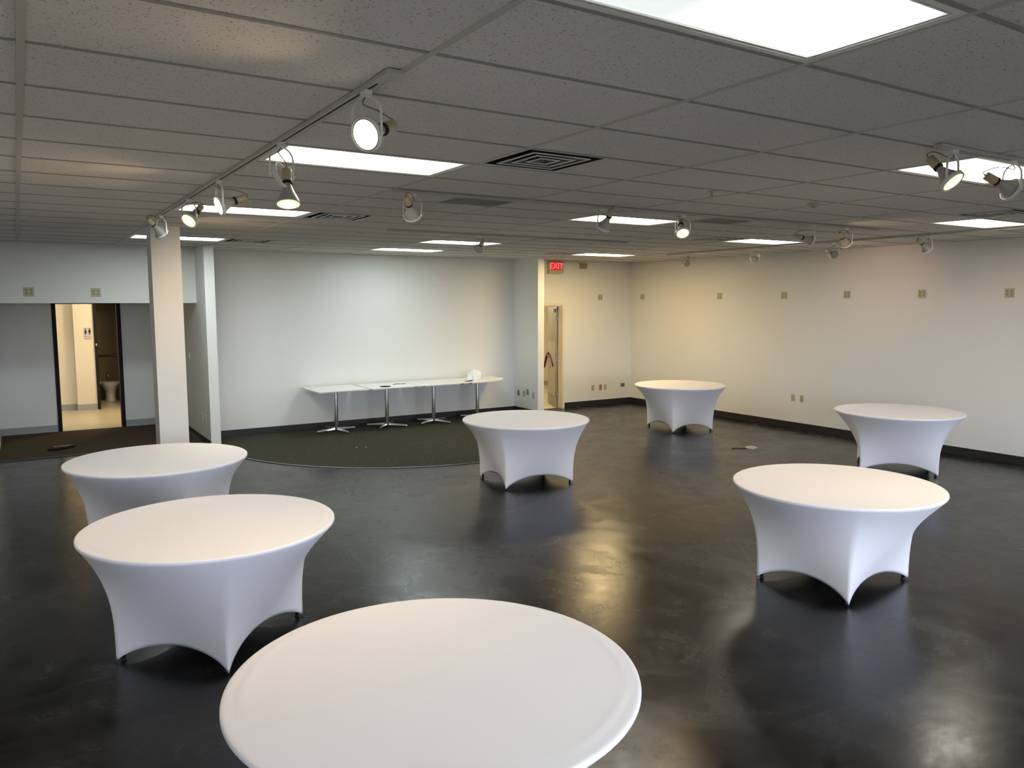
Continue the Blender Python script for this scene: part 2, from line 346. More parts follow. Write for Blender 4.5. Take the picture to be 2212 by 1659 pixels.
# ---- ceiling: tiles, tees
LIGHTS = [ # i0, j0, panel material, words
 (1, -2, PANEL_NEAR, 'largest fluorescent ceiling panel, nearest the camera and cut by the top edge'),
 (1, 3, PANEL_NEUTRAL, 'fluorescent ceiling panel beside the long track, behind the hanging flood bulb'),
 (1, 8, PANEL_COOL, 'fluorescent ceiling panel halfway back, just before the white column'),
 (1, 14, PANEL_BACK, 'fluorescent ceiling panel partly hidden behind the white column'),
 (4, 0, PANEL_NEUTRAL, 'fluorescent ceiling panel at upper right with a yellow flood lamp hanging before it'),
 (4, 6, PANEL_NEUTRAL, 'fluorescent ceiling panel in the middle, an unlit spotlight silhouetted on its left end'),
 (4, 12, PANEL_COOL, 'fluorescent ceiling panel over the olive carpet with a small spotlight before it'),
 (4, 15, PANEL_BLUE, 'fluorescent ceiling panel closest to the alcove back wall'),
 (7, 3, PANEL_NEUTRAL, 'fluorescent ceiling panel nearest the right wall, cut by the right edge'),
 (7, 8, PANEL_NEUTRAL, 'fluorescent ceiling panel between two black vents, above the far round table'),
 (7, 14, PANEL_WARM, 'warm fluorescent ceiling panel just before the exit wall corner'),
 (4, -6, PANEL_COOL, 'fluorescent ceiling panel behind the camera near the shop windows'),
 (-2, 6, PANEL_COOL, 'fluorescent ceiling panel left of the round tables, outside the photo'),
 (7, -3, PANEL_COOL, 'fluorescent ceiling panel right of the camera, outside the photo'),
 (1, -7, PANEL_COOL, 'fluorescent ceiling panel behind the camera at the left')]
VENTS = [(2, 2), (2, 8), (2, 14), (6.5, 2), (6.5, 8), (6.5, 14)]
RETURNS = [(2.5, 5), (5, 5)]
holes = {(a, b) for a, b, *_ in LIGHTS}
half = {}
for a, b in VENTS+RETURNS: half.setdefault((math.floor(a), b), []).append(a % 1)
tm = MB(); tees = MB(); hw = .012
def zone(x0, x1, y0, y1):
    for i in range(math.floor((x0-X0)/GX), math.ceil((x1-X0)/GX)):
        for j in range(math.floor((y0-Y0)/GY), math.ceil((y1-Y0)/GY)):
            if (i, j) in holes: continue
            xa, xb, ya, yb = max(x0, cx(i)), min(x1, cx(i+1)), max(y0, cy(j)), min(y1, cy(j+1))
            if (i, j) in half:
                mid = cx(i+.5)
                for (p, q, fr) in ((xa, mid, 0.0), (mid, xb, .5)):
                    if fr not in half[(i, j)]: tm.box(p, ya, H, q, yb, H+.015)
                tees.box(mid-hw, ya, H-.003, mid+hw, yb, H+.002)
                continue
            tm.box(xa, ya, H, xb, yb, H+.015)
zone(XL, XR, YF, YA)
for i in range(-2, 10): tees.box(cx(i)-hw*1.15, YF, H-.004, cx(i)+hw*1.15, YA if 2 < cx(i) < 8.5 else 13.2, H+.002)
tees.mi = 1
for j in range(-9, 18): tees.box(XL, cy(j)-hw, H-.003, XR, cy(j)+hw, H+.002)
tm.box(XL, YF, TOP-.02, XR, 13.4, TOP)
struct('ceiling', tm, TILE)
struct('trim_1', tees, [TEE, TEE_CROSS_SHADED])
# wall angle round the ceiling
struct('trim_2', MB().box(XR-.02, YF, H-.004, XR, YB, H).box(8.64, YB-.02, H-.004, XR, YB, H).box(2.565, YA-.02, H-.004, 8.496, YA, H)
       .box(-.35, 13.18, H-.004, 2.42, 13.2, H), TEE)

# ---- baseboards
struct('baseboard_right', MB().box(XR-.012, YF, 0, XR, YB, .112), BLACKVINYL)
struct('baseboard_back', MB().box(9.69, YB-.012, 0, XR-.012, YB, .112), BLACKVINYL)
struct('baseboard_alcove', MB().box(2.565, YA-.012, 0, 8.484, YA, .118).box(8.484, 12.5, 0, 8.496, YA, .118), BLACKVINYL)
struct('baseboard_partition', MB().box(2.408, 12.5, 0, 2.42, 14.6, .10), BLACKVINYL)
struct('baseboard_recess', MB().box(-.35, 15.488, 0, RX0-.0, 15.5, .125).box(RX1, 15.488, 0, 2.42, 15.5, .125).box(2.408, 14.6, 0, 2.42, 15.488, .12)
       .box(-.35, 13.2, 0, -.338, 15.488, .12), GREYVINYL)

# ---- carpets
pts = [(2.58, 13.33)]+[(5.53+3.02*math.cos(t), 12.3+3.02*math.sin(t)) for t in [math.pi+math.pi*k/64 for k in range(3, 62)]]+[(8.48, 13.33)]
pts[0] = (2.58, 13.33)
tag(MB().poly([(2.58, 13.33), (2.58, 12.3)]+[p for p in pts[1:-1] if 2.58 < p[0] < 8.48]+[(8.48, 12.3), (8.48, 13.33)], .0005, .011).build('carpet', CARPET_G),
    'dark olive carpet with a curved front edge in the alcove under the rectangular tables', 'carpet')
_cg = bpy.data.objects['carpet']
_e = MB(); arc = [(5.53+3.025*math.cos(t), 12.3+3.025*math.sin(t), .007) for t in [math.pi+math.pi*k/96 for k in range(6, 91)]]
_e.tube(arc, .007, 6).build('edging_strip', GREYVINYL, _cg, smooth=True)
_cb = MB().box(-.335, 12.98, .0005, 2.40, 15.48, .010).build('carpet', CARPET_B)
tag(_cb, 'dark brown carpet in the recess in front of the restroom door', 'carpet')
MB().box(-.335, 12.93, .0005, 2.40, 12.972, .012).build('edging_strip', BLACKVINYL, _cb)

# ================================================================= DOORS
def frame3(x0, x1, z1, y0, y1, wd, m, name, parent=None):
    return MB().box(x0, y0, 0, x0+wd, y1, z1).box(x1-wd, y0, 0, x1, y1, z1).box(x0+wd, y0, z1-wd, x1-wd, y1, z1).build(name, m, parent)
d1 = frame3(RX0, RX1, RZ, 15.47, 15.64, .062, BROWNFRAME, 'door_1'); d1['kind'] = 'structure'
d1['label'] = 'open restroom doorway with dark bronze frame'
# exit door
d2 = frame3(DX0-.04, DX1+.045, DZ+.04, YB-.015, YB+.135, .05, PAINT_WARM, 'door_2'); d2['kind'] = 'structure'
ang = math.atan2(.34, .80)
leaf = empty('door_leaf', (9.60, YB+.145, 0), -ang); leaf.name = 'exit_door'
tag(leaf, 'open exit door leaf seen nearly edge-on beyond the exit wall', 'door')
LW = .84
MB().box(-.022, 0, .012, .022, LW, 2.13).build('panel', DOORPAINT, leaf, bevel=.002)
MB().box(-.0235, .0, .02, .0225, .004, 2.12).build('edge_strip', DOORLIGHT, leaf)['label'] = 'cream painted hinge edge'
MB().box(-.026, .06, .25, -.0222, LW-.05, 1.38).build('kick_panel', mat('beige_kick_panel', (.30, .26, .20), .45, var=(4, .04)), leaf)['label'] = 'lighter lower panel'
for z in (.30, 1.08, 1.90):
    MB().box(-.034, -.012, z-.055, .0, .03, z+.055).cyl((-.03, -.012, z-.06), (-.03, -.012, z+.06), .009, n=10).build('hinge', HINGE, leaf)
# closer box and maroon rope beyond the door
MB().box(-.075, .06, 2.02, -.024, .28, 2.09).build('door_closer', HINGE, leaf, bevel=.004)
# the room behind the exit door
struct('floor_hall_right', MB().box(7.6, YB+.12, -.1, 13.6, 17.6, -.001), LINO)
struct('wall_hall_right', MB().box(7.6, 17.4, 0, 13.6, 17.52, TOP).box(7.6, 13.48, 0, 7.72, 17.4, TOP).box(13.5, 13.4, 0, 13.62, 17.4, TOP).box(XR+.15, 13.28, 0, 13.5, 13.4, TOP), PAINT_WARM)
struct('ceiling_hall_right', MB().box(7.6, 13.48, 2.75, 13.6, 17.5, 2.85), PAINT)
struct('baseboard_hall_right', MB().box(7.72, 17.388, 0, 13.5, 17.4, .1), GREYVINYL)
# restroom hall
struct('floor_restroom', MB().box(-1.6, 15.56, -.1, 3.2, 20.6, .004), LINO)
HY = 18.4
TRX0 = 1.36
struct('wall_restroom', MB().box(-.6, HY+.18, 0, .965, HY+.30, 2.6).box(.965, HY, 0, TRX0, HY+.30, 2.6).box(2.0, HY, 0, 3.1, HY+.12, 2.6)
       .box(TRX0, HY, 2.28, 2.0, HY+.12, 2.6).box(-.72, 15.62, 0, -.6, HY+.3, 2.6).box(3.0, 15.62, 0, 3.12, 20.6, 2.6).box(2.565, 15.5, 0, 3.12, 15.62, 2.6), PAINT_WARM)
struct('wall_toilet', MB().box(TRX0-.02, HY+.30, 0, TRX0+.05, 20.4, 2.6).box(TRX0-.02, 20.3, 0, 3.0, 20.42, 2.6), OLIVE)
struct('ceiling_restroom', MB().box(-.72, 15.62, 2.6, 3.12, 20.5, 2.7), PAINT)
struct('baseboard_restroom', MB().box(-.6, HY+.168, .004, .953, HY+.18, .125).box(.953, HY-.012, .004, TRX0-.03, HY, .125).box(.953, HY, .004, .965, HY+.18, .125), GREYVINYL)
d3 = frame3(TRX0-.03, 2.02, 2.26, HY-.03, HY+.14, .055, BROWNFRAME, 'door_3'); d3['kind'] = 'structure'
MB().box(TRX0-.012, HY-.045, 1.34, TRX0+.016, HY-.028, 1.39).build('strike_plate', CHROME, d3)
# light in both back rooms
def ceiling_bulb(loc, col, power, label, size=.5):
    r = empty('ceiling_light', loc)
    tag(r, label, 'ceiling light')
    MB().lathe([(.16, 0), (.17, -.02), (.15, -.05), (.08, -.075), (.0, -.08)], 28, caps=False).build('dome', mat('lit_dome', (.8, .75, .6), .4, emis=col, es=2.0), r, smooth=True)
    MB().lathe([(.18, 0), (.18, -.018), (.0, -.018)], 28).build('rim', WHITE_METAL, r)
    L = bpy.data.lights.new('dome_glow', 'POINT'); L.color = col; L.energy = power; L.shadow_soft_size = .15
    o = bpy.data.objects.new('dome_glow', L); C.objects.link(o); o.location = (0, 0, -.26); o.parent = r
ceiling_bulb((2.2, 17.1, 2.598), (1.0, .80, .52), 72, 'round dome light in the restroom hall, out of sight above the doorway')
ceiling_bulb((9.3, 15.6, 2.748), (1.0, .86, .62), 125, 'round dome light in the room beyond the exit door')

# restroom sign
sg = MB().box(-.071, -.006, -.123, .071, 0, .123).build('restroom_sign', SIGNWHITE, loc=(1.214, HY-.001, 1.598))
tag(sg, 'small restroom sign with two black figures on the cream hall wall', 'sign')
def flat(pts2, y0, y1):
    n = len(pts2)
    return ([(x, y0, z) for x, z in pts2]+[(x, y1, z) for x, z in pts2], [tuple(range(n)), tuple(range(n, 2*n))[::-1]]+[(k, n+k, n+(k+1) % n, (k+1) % n) for k in range(n)])
def disc2(cx_, cz_, r, n=16): return [(cx_+r*math.cos(2*math.pi*k/n), cz_+r*math.sin(2*math.pi*k/n)) for k in range(n)]
fm = MB()
for k, ox in enumerate((-.036, .038)):
    fm.add(*flat(disc2(ox, .094, .013), -.0095, -.006))
    if k == 0: fm.add(*flat([(ox-.026, .015), (ox-.010, .076), (ox+.010, .076), (ox+.026, .015)], -.0095, -.006))
    else: fm.add(*flat([(ox-.022, .022), (ox-.022, .076), (ox+.022, .076), (ox+.022, .022), (ox+.014, .022), (ox+.014, .015), (ox-.014, .015), (ox-.014, .022)], -.0095, -.006))
    fm.add(*flat([(ox-.011, -.022), (ox-.011, .016), (ox-.002, .016), (ox-.002, -.022)], -.0095, -.006))
    fm.add(*flat([(ox+.002, -.022), (ox+.002, .016), (ox+.011, .016), (ox+.011, -.022)], -.0095, -.006))
fm.build('pictogram', SIGNBLACK, sg)
def text_obj(txt, size, m, parent, loc, rot, depth=.002, name='lettering', bold=0.):
    cu = bpy.data.curves.new('txt', 'FONT'); cu.body = txt; cu.size = size; cu.extrude = depth; cu.align_x = 'CENTER'; cu.align_y = 'CENTER'; cu.offset = bold
    t = bpy.data.objects.new('txt', cu); C.objects.link(t); bpy.context.view_layer.update()
    dg = bpy.context.evaluated_depsgraph_get(); me = bpy.data.meshes.new_from_object(t.evaluated_get(dg)); bpy.data.objects.remove(t)
    me.materials.clear(); me.materials.append(m)
    o = bpy.data.objects.new(name, me); C.objects.link(o); o.parent = parent; o.location = loc; o.rotation_euler = rot; return o
RX90 = (math.radians(90), 0, 0)
text_obj('RESTROOM', .024, SIGNTEXT, sg, (0, -.008, -.066), RX90, .0015)
MB().box(-.06, -.0085, -.112, .06, -.006, -.104).build('braille_strip', SIGNTEXT, sg)

# toilet
tl = empty('toilet', (1.70, 19.75, .004)); tag(tl, 'white toilet standing in the dark restroom', 'toilet')
def oval_loft(rings, n=28):
    mb = MB(); vs_ = []
    for (a, b, oy, z) in rings: vs_ += [(a*math.cos(2*math.pi*k/n), oy+b*math.sin(2*math.pi*k/n), z) for k in range(n)]
    L = len(rings); mb.add(vs_, [(i*n+k, i*n+(k+1) % n, (i+1)*n+(k+1) % n, (i+1)*n+k) for i in range(L-1) for k in range(n)]+[tuple(range(n))[::-1], tuple((L-1)*n+k for k in range(n))]); return mb
oval_loft([(.115, .20, .05, 0), (.115, .20, .05, .03), (.10, .17, .06, .10), (.11, .18, .05, .22), (.15, .22, .02, .32), (.185, .255, 0, .39), (.19, .26, 0, .41)]).build('bowl', CERAMIC, tl, smooth=True)
oval_loft([(.19, .26, 0, .41), (.198, .268, 0, .42), (.196, .266, 0, .44), (.18, .25, 0, .452)]).build('seat', CERAMIC_SEAT, tl, smooth=True)
MB().box(-.20, .24, .37, .20, .42, .44).build('tank_base', CERAMIC, tl, bevel=.02)
MB().cyl((0, .44, .44), (0, .44, .62), .016).cyl((0, .44, .62), (0, .54, .62), .016).build('flush_valve', CHROME, tl, smooth=True)
gb = empty('grab_bar', (1.40, 20.3, 1.02)); tag(gb, 'dark horizontal grab bar on the olive restroom wall above the toilet', 'grab bar')
MB().cyl((.06, -.05, 0), (1.1, -.05, 0), .018).build('bar', HINGE, gb, smooth=True)
for x in (.08, 1.06): MB().cyl((x, -.05, 0), (x, -.001, 0), .016).cyl((x, -.012, 0), (x, -.001, 0), .04).build('bracket', HINGE, gb, smooth=True)

# maroon rope hanging in the hall behind the exit door
rp = empty('rope', (9.90, 14.13, 1.10)); tag(rp, 'dark maroon velvet rope draped over the handle in the open exit doorway', 'rope')
seg1 = [(-.125, .02, -.30), (-.085, .03, -.22), (-.05, .03, -.09), (-.02, .015, .0)]
seg2 = [(-.02, .015, .0), (-.04, -.06, .01), (-.10, -.22, -.05), (-.165, -.36, -.15), (-.21, -.46, -.23)]
def smoothpts(P, k=5):
    P = [Vector(q) for q in P]; out = []
    for i in range(len(P)-1):
        p0, p1, p2, p3 = P[max(i-1, 0)], P[i], P[i+1], P[min(i+2, len(P)-1)]
        for s in range(k):
            t = s/k; out.append(.5*((2*p1)+(-p0+p2)*t+(2*p0-5*p1+4*p2-p3)*t*t+(-p0+3*p1-3*p2+p3)*t**3))
    out.append(P[-1]); return out
MB().tube(smoothpts(seg1+seg2[1:]), .026, 10).build('cord', MAROON, rp, smooth=True)
MB().cyl((-.060, LW-.06, 1.06), (-.022, LW-.06, 1.06), .012, n=12).cyl((-.055, LW-.06, 1.06), (-.055, LW-.16, 1.06), .009, n=10).build('lever_handle', CHROME, leaf, smooth=True)

# ================================================================= CEILING FIXTURES
proto = None
for (i, j, pm, words) in LIGHTS:
    L = empty('ceiling_panel_light', (cx(i+.5), cy(j+.5), H))
    hx, hy = GX/2-.0125, GY/2-.0125
    def ring(mb, ox, oy, ix, iy, z0, z1):
        mb.box(-ox, -oy, z0, ox, -iy, z1).box(-ox, iy, z0, ox, oy, z1).box(-ox, -iy, z0, -ix, iy, z1).box(ix, -iy, z0, ox, iy, z1); return mb
    if proto is None:
        m1 = ring(MB(), hx, hy, hx-.026, hy-.026, -.002, .012).mesh('door_frame', WHITE_METAL)
        m2 = ring(MB(), hx-.026, hy-.026, hx-.034, hy-.034, .006, .010).mesh('gap', BLACK)
        m3 = ring(MB(), hx-.034, hy-.034, hx-.042, hy-.042, .000, .012).mesh('lens_trim', WHITE_METAL)
        m4 = ring(MB(), hx, hy, hx-.003, hy-.003, .012, .12).box(-hx, -hy, .12, hx, hy, .13).mesh('housing', WHITE_METAL)
        proto = (m1, m2, m3, m4)
    for nm, me in zip(('frame', 'frame_gap', 'lens_trim', 'housing'), proto):
        o = bpy.data.objects.new(nm, me); C.objects.link(o); o.parent = L
    MB().add([(-hx+.042, -hy+.042, .006), (hx-.042, -hy+.042, .006), (hx-.042, hy-.042, .006), (-hx+.042, hy-.042, .006)], [(3, 2, 1, 0)]).build('diffuser', pm, L)
    tag(L, words, 'ceiling light', 'fluorescent ceiling panels')

VW = ['nearest vent, between the long track and the big panel', 'left, beside the panel before the column', 'far left, above the left partition',
      'cut by the right edge of the photo', 'beside the panel above the far round table', 'just above the exit sign']
for (i, j), words in zip(VENTS, VW):
    V = empty('ceiling_vent', (cx(i+.25), cy(j+.5), H)); tag(V, 'square louvred ceiling vent, '+words, 'ceiling vent', 'square ceiling vents')
    h0 = GX/4-.0125; h1 = GY/2-.0125
    MB().box(-h0, -h1, .10, h0, h1, .11).box(-h0, -h1, 0, -h0+.002, h1, .1).box(h0-.002, -h1, 0, h0, h1, .1).box(-h0, -h1, 0, h0, -h1+.002, .1).box(-h0, h1-.002, 0, h0, h1, .1).build('duct_box', BLACK, V)
    def sq(mb, o_, z):   # ring of four sloped blades
        pass
    fm_ = MB(); o0 = h0; i0 = h0-.012
    fm_.box(-o0, -o0, -.003, o0, -i0, .004).box(-o0, i0, -.003, o0, o0, .004).box(-o0, -i0, -.003, -i0, i0, .004).box(i0, -i0, -.003, o0, i0, .004).build('rim', SLATMETAL, V)
    for (ri, ro) in ((.180, .207), (.113, .140), (.046, .073)):
        zo, zi = -.002, .055
        vs_ = [(-ro,-ro,zo),(ro,-ro,zo),(ro,ro,zo),(-ro,ro,zo),(-ri,-ri,zi),(ri,-ri,zi),(ri,ri,zi),(-ri,ri,zi)]
        vs_ += [(x, y, z+.004) for x, y, z in vs_]
        fs_ = [(0,1,5,4),(1,2,6,5),(2,3,7,6),(3,0,4,7),(8,12,13,9),(9,13,14,10),(10,14,15,11),(11,15,12,8),(0,8,9,1),(1,9,10,2),(2,10,11,3),(3,11,8,0),(4,5,13,12),(5,6,14,13),(6,7,15,14),(7,4,12,15)]
        lv = MB().add(vs_, fs_); lv.m[0:4] = [2]*4; lv.m[4:8] = [1]*4  # dark undersides and black backs: painted shade between the white blades
        ring(lv, ro+.004, ro+.004, ro-.012, ro-.012, -.004, -.001); lv.build('louver', [SLATMETAL, BLACK, BLADE_SHADED], V)
    MB().box(-.022, -.022, .018, .022, .022, .022).build('centre_plate', SLATMETAL, V)
for (i, j), words in zip(RETURNS, ('behind the middle spotlight track, left of centre', 'right of the middle lit bulb')):
    V = empty('return_grille', (cx(i+.25), cy(j+.5), H)); tag(V, 'flat dark grey return-air grille '+words, 'air grille', 'dark return-air grilles')
    h0 = GX/4-.0125; h1 = GY/2-.0125
    MB().box(-h0, -h1, -.001, h0, h1, .003).build('perforated_plate', GRILLE, V)
    MB().box(-h0, -h1, -.004, h0, -h1+.012, .006).box(-h0, h1-.012, -.004, h0, h1, .006).box(-h0, -h1, -.004, -h0+.012, h1, .006).box(h0-.012, -h1, -.004, h0, h1, .006).build('rim', GREYED, V)

# detectors
d = empty('smoke_detector', (cx(4.86), cy(3.19), H)); tag(d, 'small round ceiling sensor ring in the right half of the ceiling', 'detector')
MB().lathe([(.055, 0), (.055, -.012), (.045, -.03), (.02, -.032)], 24).build('cover', DETECT, d, smooth=True, edge=.6)
MB().lathe([(.02, -.032), (.016, -.045), (.004, -.047)], 16).build('sensor', GREYED, d, smooth=True)
d = empty('sprinkler_head', (cx(3.79), cy(3.13), H)); tag(d, 'tiny sprinkler head in the ceiling left of the round sensor', 'sprinkler')
MB().lathe([(.035, 0), (.035, -.004), (.01, -.006), (.01, -.03)], 20).build('escutcheon', DETECT, d, smooth=True, edge=.6)
MB().lathe([(.022, -.034), (.022, -.037), (.003, -.037)], 14).build('deflector', DETECT, d)

# ================================================================= TRACKS AND SPOTLIGHTS
def track(name_words, x0, y0, x1, y1, feed='start'):
    T = empty('light_track', (x0, y0, H)); a = math.atan2(y1-y0, x1-x0); T.rotation_euler = (0, 0, a); ln = math.hypot(x1-x0, y1-y0)
    tag(T, name_words, 'light track')
    zt = -.003
    MB().box(0, -.020, zt-.018, ln, -.0065, zt).box(0, .0065, zt-.018, ln, .020, zt).box(0, -.0065, zt-.004, ln, .0065, zt).build('rail', TRACKMETAL, T)
    MB().box(.14, -.0063, zt-.0165, ln-.01, .0063, zt-.005).build('slot', BLACK, T)['label'] = 'black conductor slot'
    MB().box(-.02, -.027, zt-.021, .13, .027, zt+.0).build('feed_box', TRACKMETAL, T, bevel=.003)
    return T
TX1 = 1.240; TY2 = 5.66; TY3 = 8.74; TX5 = 9.93; TY4 = 2.47
track('long white spotlight track running away from the camera toward the column', TX1, 2.80, TX1, 8.62)
track('white spotlight track crossing the middle of the ceiling with five spotlights', 2.50, TY2, 8.75, TY2)
track('short white spotlight track over the olive carpet holding one small spotlight', 3.78, TY3, 7.5, TY3)
track('white spotlight track at the upper right with the yellow flood lamp', 4.36, TY4, 8.0, TY4)
track('white spotlight track running beside the right wall', TX5, 10.45, TX5, .2)

def camdir(a, b, c):   # to the right of, toward, above the viewer's side of the room, as a world direction
    return (Vector((.845, -.534, 0))*a-Vector((.534, .845, 0))*b+Vector((0, 0, c))).normalized()
_ad = MB().box(-.028, -.015, -.040, .028, .015, -.0215).cyl((0, 0, -.046), (0, 0, -.040), .011, n=12).mesh('adapter', WHITE_METAL)
YH = .074; PIV = -.192
def yoke_pts():
    P = [(-YH, 0, PIV-.015), (-YH, 0, PIV+.075)]
    for k in range(0, 9):
        t = math.pi-math.pi*k/8; P.append((YH*math.cos(t), 0, PIV+.082+.066*math.sin(t)))
    P += [(YH, 0, PIV+.075), (YH, 0, PIV-.015)]; return P
_yk = MB().ribbon(yoke_pts(), (0, 1, 0), .013, .003).cyl((-YH-.006, 0, PIV), (-YH+.008, 0, PIV), .007, n=10).cyl((YH-.008, 0, PIV), (YH+.006, 0, PIV), .007, n=10).mesh('yoke', WHITE_METAL)
# head: local +z is the light direction, origin at the pivot
_rg = MB().lathe([(.066, -.012), (.069, -.012), (.069, .012), (.066, .012), (.066, -.012)], 32, caps=False).mesh('ring', WHITE_METAL, True)
_bb = MB().lathe([(.017, -.125), (.021, -.10), (.026, -.085), (.038, -.055), (.052, -.028), (.0605, -.006), (.0615, .004), (.060, .009)], 32).mesh('bulb', BULBSILVER, True)
_lw = MB().lathe([(.0595, .0092), (.050, .014), (.030, .018), (.0001, .020)], 32).mesh('bulb_face', LENS_WARM, True)
_lh = MB().lathe([(.0595, .0092), (.050, .014), (.030, .018), (.0001, .020)], 32).mesh('bulb_face', LENS_WHITE, True)
_lo = MB().lathe([(.0595, .0092), (.050, .014), (.030, .018), (.0001, .020)], 32).mesh('bulb_face', BULBOFF, True)
_so = MB().lathe([(.022, -.195), (.026, -.190), (.026, -.120), (.024, -.112)], 20).mesh('socket', SOCKET, True)
_co = MB().lathe([(.0275, -.122), (.0275, -.108), (.020, -.106)], 20).mesh('collar', BLACK, True)
GROUP = 'track spotlights on the ceiling'
def spotlight(x, y, dvec, state, label, drop=None, yaw=None, energy=1.0, ang=110, col=(1.0, .72, .40), track_rot=0):
    R = empty('track_spotlight', (x, y, H)); tag(R, label, 'spotlight', GROUP)
    def put(nm, me, parent, loc=(0, 0, 0), q=None):
        o = bpy.data.objects.new(nm, me); C.objects.link(o); o.parent = parent; o.location = loc
        if q is not None: o.rotation_mode = 'QUATERNION'; o.rotation_quaternion = q
        return o
    put('adapter', _ad, R, (0, 0, 0), Matrix.Rotation(track_rot, 3, 'Z').to_quaternion())
    dvec = Vector(dvec).normalized()
    if yaw is None: yaw = math.atan2(dvec.y, dvec.x)-math.pi/2
    put('yoke', _yk, R, (0, 0, 0), Matrix.Rotation(yaw, 3, 'Z').to_quaternion())
    qh = dvec.to_track_quat('Z', 'Y'); pv = Vector((0, 0, PIV)); hp = pv.copy()
    if drop:   # the bulb has slipped out of its ring and hangs below
        put('ring', _rg, R, pv+Vector(drop[1]), Vector(drop[2]).to_track_quat('Z', 'Y')); hp = Vector(drop[0])
    else: put('ring', _rg, R, pv, qh)
    bo = put('bulb', _bb, R, hp, qh)
    fo = put('bulb_face', {'warm': _lw, 'white': _lh, 'off': _lo}[state], bo)
    if state != 'off': fo['label'] = 'glowing bulb face'
    so = put('socket', _so, R, hp, qh); put('collar', _co, so)
    sk = hp-dvec*.192; a0 = Vector((0, 0, -.042)); side = dvec.cross(Vector((0, 0, 1)))
    side = side.normalized() if side.length > .05 else Vector((1, 0, 0))
    mid = (sk+a0)/2+side*.028-dvec*.03
    MB().tube(smoothpts([a0, a0+Vector((0, 0, -.03))+side*.015, mid, sk-dvec*.02+Vector((0, 0, .012)), sk]), .0033, 6).build('cord', CORD, R, smooth=True)
    if state != 'off' and energy:
        L = bpy.data.lights.new('flood_glow', 'SPOT'); L.energy = SPOT*energy; L.color = col; L.spot_size = math.radians(ang); L.spot_blend = .9; L.shadow_soft_size = .05
        o = bpy.data.objects.new('flood_glow', L); C.objects.link(o); o.parent = R; o.location = hp+dvec*.03
        o.rotation_mode = 'QUATERNION'; o.rotation_quaternion = (-dvec).to_track_quat('Z', 'Y')
    return R
q90 = math.pi/2
spotlight(TX1, 3.06, camdir(-.42, .80, -.34), 'white', 'lit white track spotlight nearest the camera on the long track, its round face toward us', track_rot=q90, energy=.6)
spotlight(TX1, 4.26, camdir(.10, .28, -.95), 'warm', 'lit flood bulb hanging far below its yoke on the long track', drop=((.025, -.015, -.335), (-.005, 0, .0), (.62, -.55, .28)), yaw=.35, track_rot=q90, energy=1.6, ang=130)
spotlight(TX1, 5.78, camdir(-.72, .55, -.34), 'white', 'lit white track spotlight third along the long track, turned to the left', track_rot=q90, energy=.7)
spotlight(TX1, 6.92, camdir(-.25, .66, -.62), 'warm', 'lit yellow track spotlight fourth along the long track, near the column top', track_rot=q90, energy=1.5, ang=135)
spotlight(TX1, 8.36, camdir(.35, -.60, -.62), 'warm', 'track spotlight at the far end of the long track in front of the column', track_rot=q90, energy=2.2, ang=150)
spotlight(2.66, TY2, camdir(.14, -.75, -.62), 'off', 'unlit spotlight at the left end of the middle track, its back toward us')
spotlight(5.02, TY3, camdir(-.32, -.78, -.45), 'off', 'unlit spotlight hanging in front of the far panel over the olive carpet')
spotlight(4.56, TY2, camdir(-.42, -.42, -.80), 'off', 'unlit spotlight silhouetted on the left end of the middle lit panel')
spotlight(5.56, TY2, camdir(0.02, .66, -.74), 'warm', 'lit orange flood bulb hanging at the right end of the middle lit panel', energy=.9)
spotlight(7.55, TY2, camdir(.93, .12, -.32), 'warm', 'lit spotlight turned to the right, first of the two close together on the middle track', energy=.6)
spotlight(8.15, TY2, camdir(.62, -.58, -.52), 'off', 'unlit spotlight at the right end of the middle track')
spotlight(TX5, 7.08, camdir(.72, -.62, -.24), 'warm', 'spotlight with a bright ring below the middle track end, its face turned from us', track_rot=q90, energy=.42, col=(1.0, .56, .38), ang=95)
spotlight(TX5, 5.72, camdir(.72, -.22, -.55), 'warm', 'spotlight nearest the right edge on the wall track, seen from its side', track_rot=q90, energy=.25, col=(1.0, .6, .4), ang=95)
spotlight(TX5, 10.0, camdir(.05, -.90, -.50), 'off', 'farthest unlit spotlight at the left end of the wall track', track_rot=q90)
spotlight(TX5, 8.50, camdir(.0, -.95, -.25), 'off', 'unlit globe-like spotlight second from the far end of the wall track', track_rot=q90)
spotlight(4.50, TY4, camdir(.42, .52, -.72), 'warm', 'lit yellow flood spotlight hanging before the bright panel at the upper right', energy=.9)
spotlight(5.16, TY4, camdir(.86, -.12, -.40), 'warm', 'spotlight cut by the right edge of the photo, seen from its side', energy=1.0)
spotlight(6.35, TY4, (-.35, .78, -1.0), 'warm', 'lit flood spotlight beyond the right edge of the photo, aimed at the near right table', energy=2.4, ang=100)

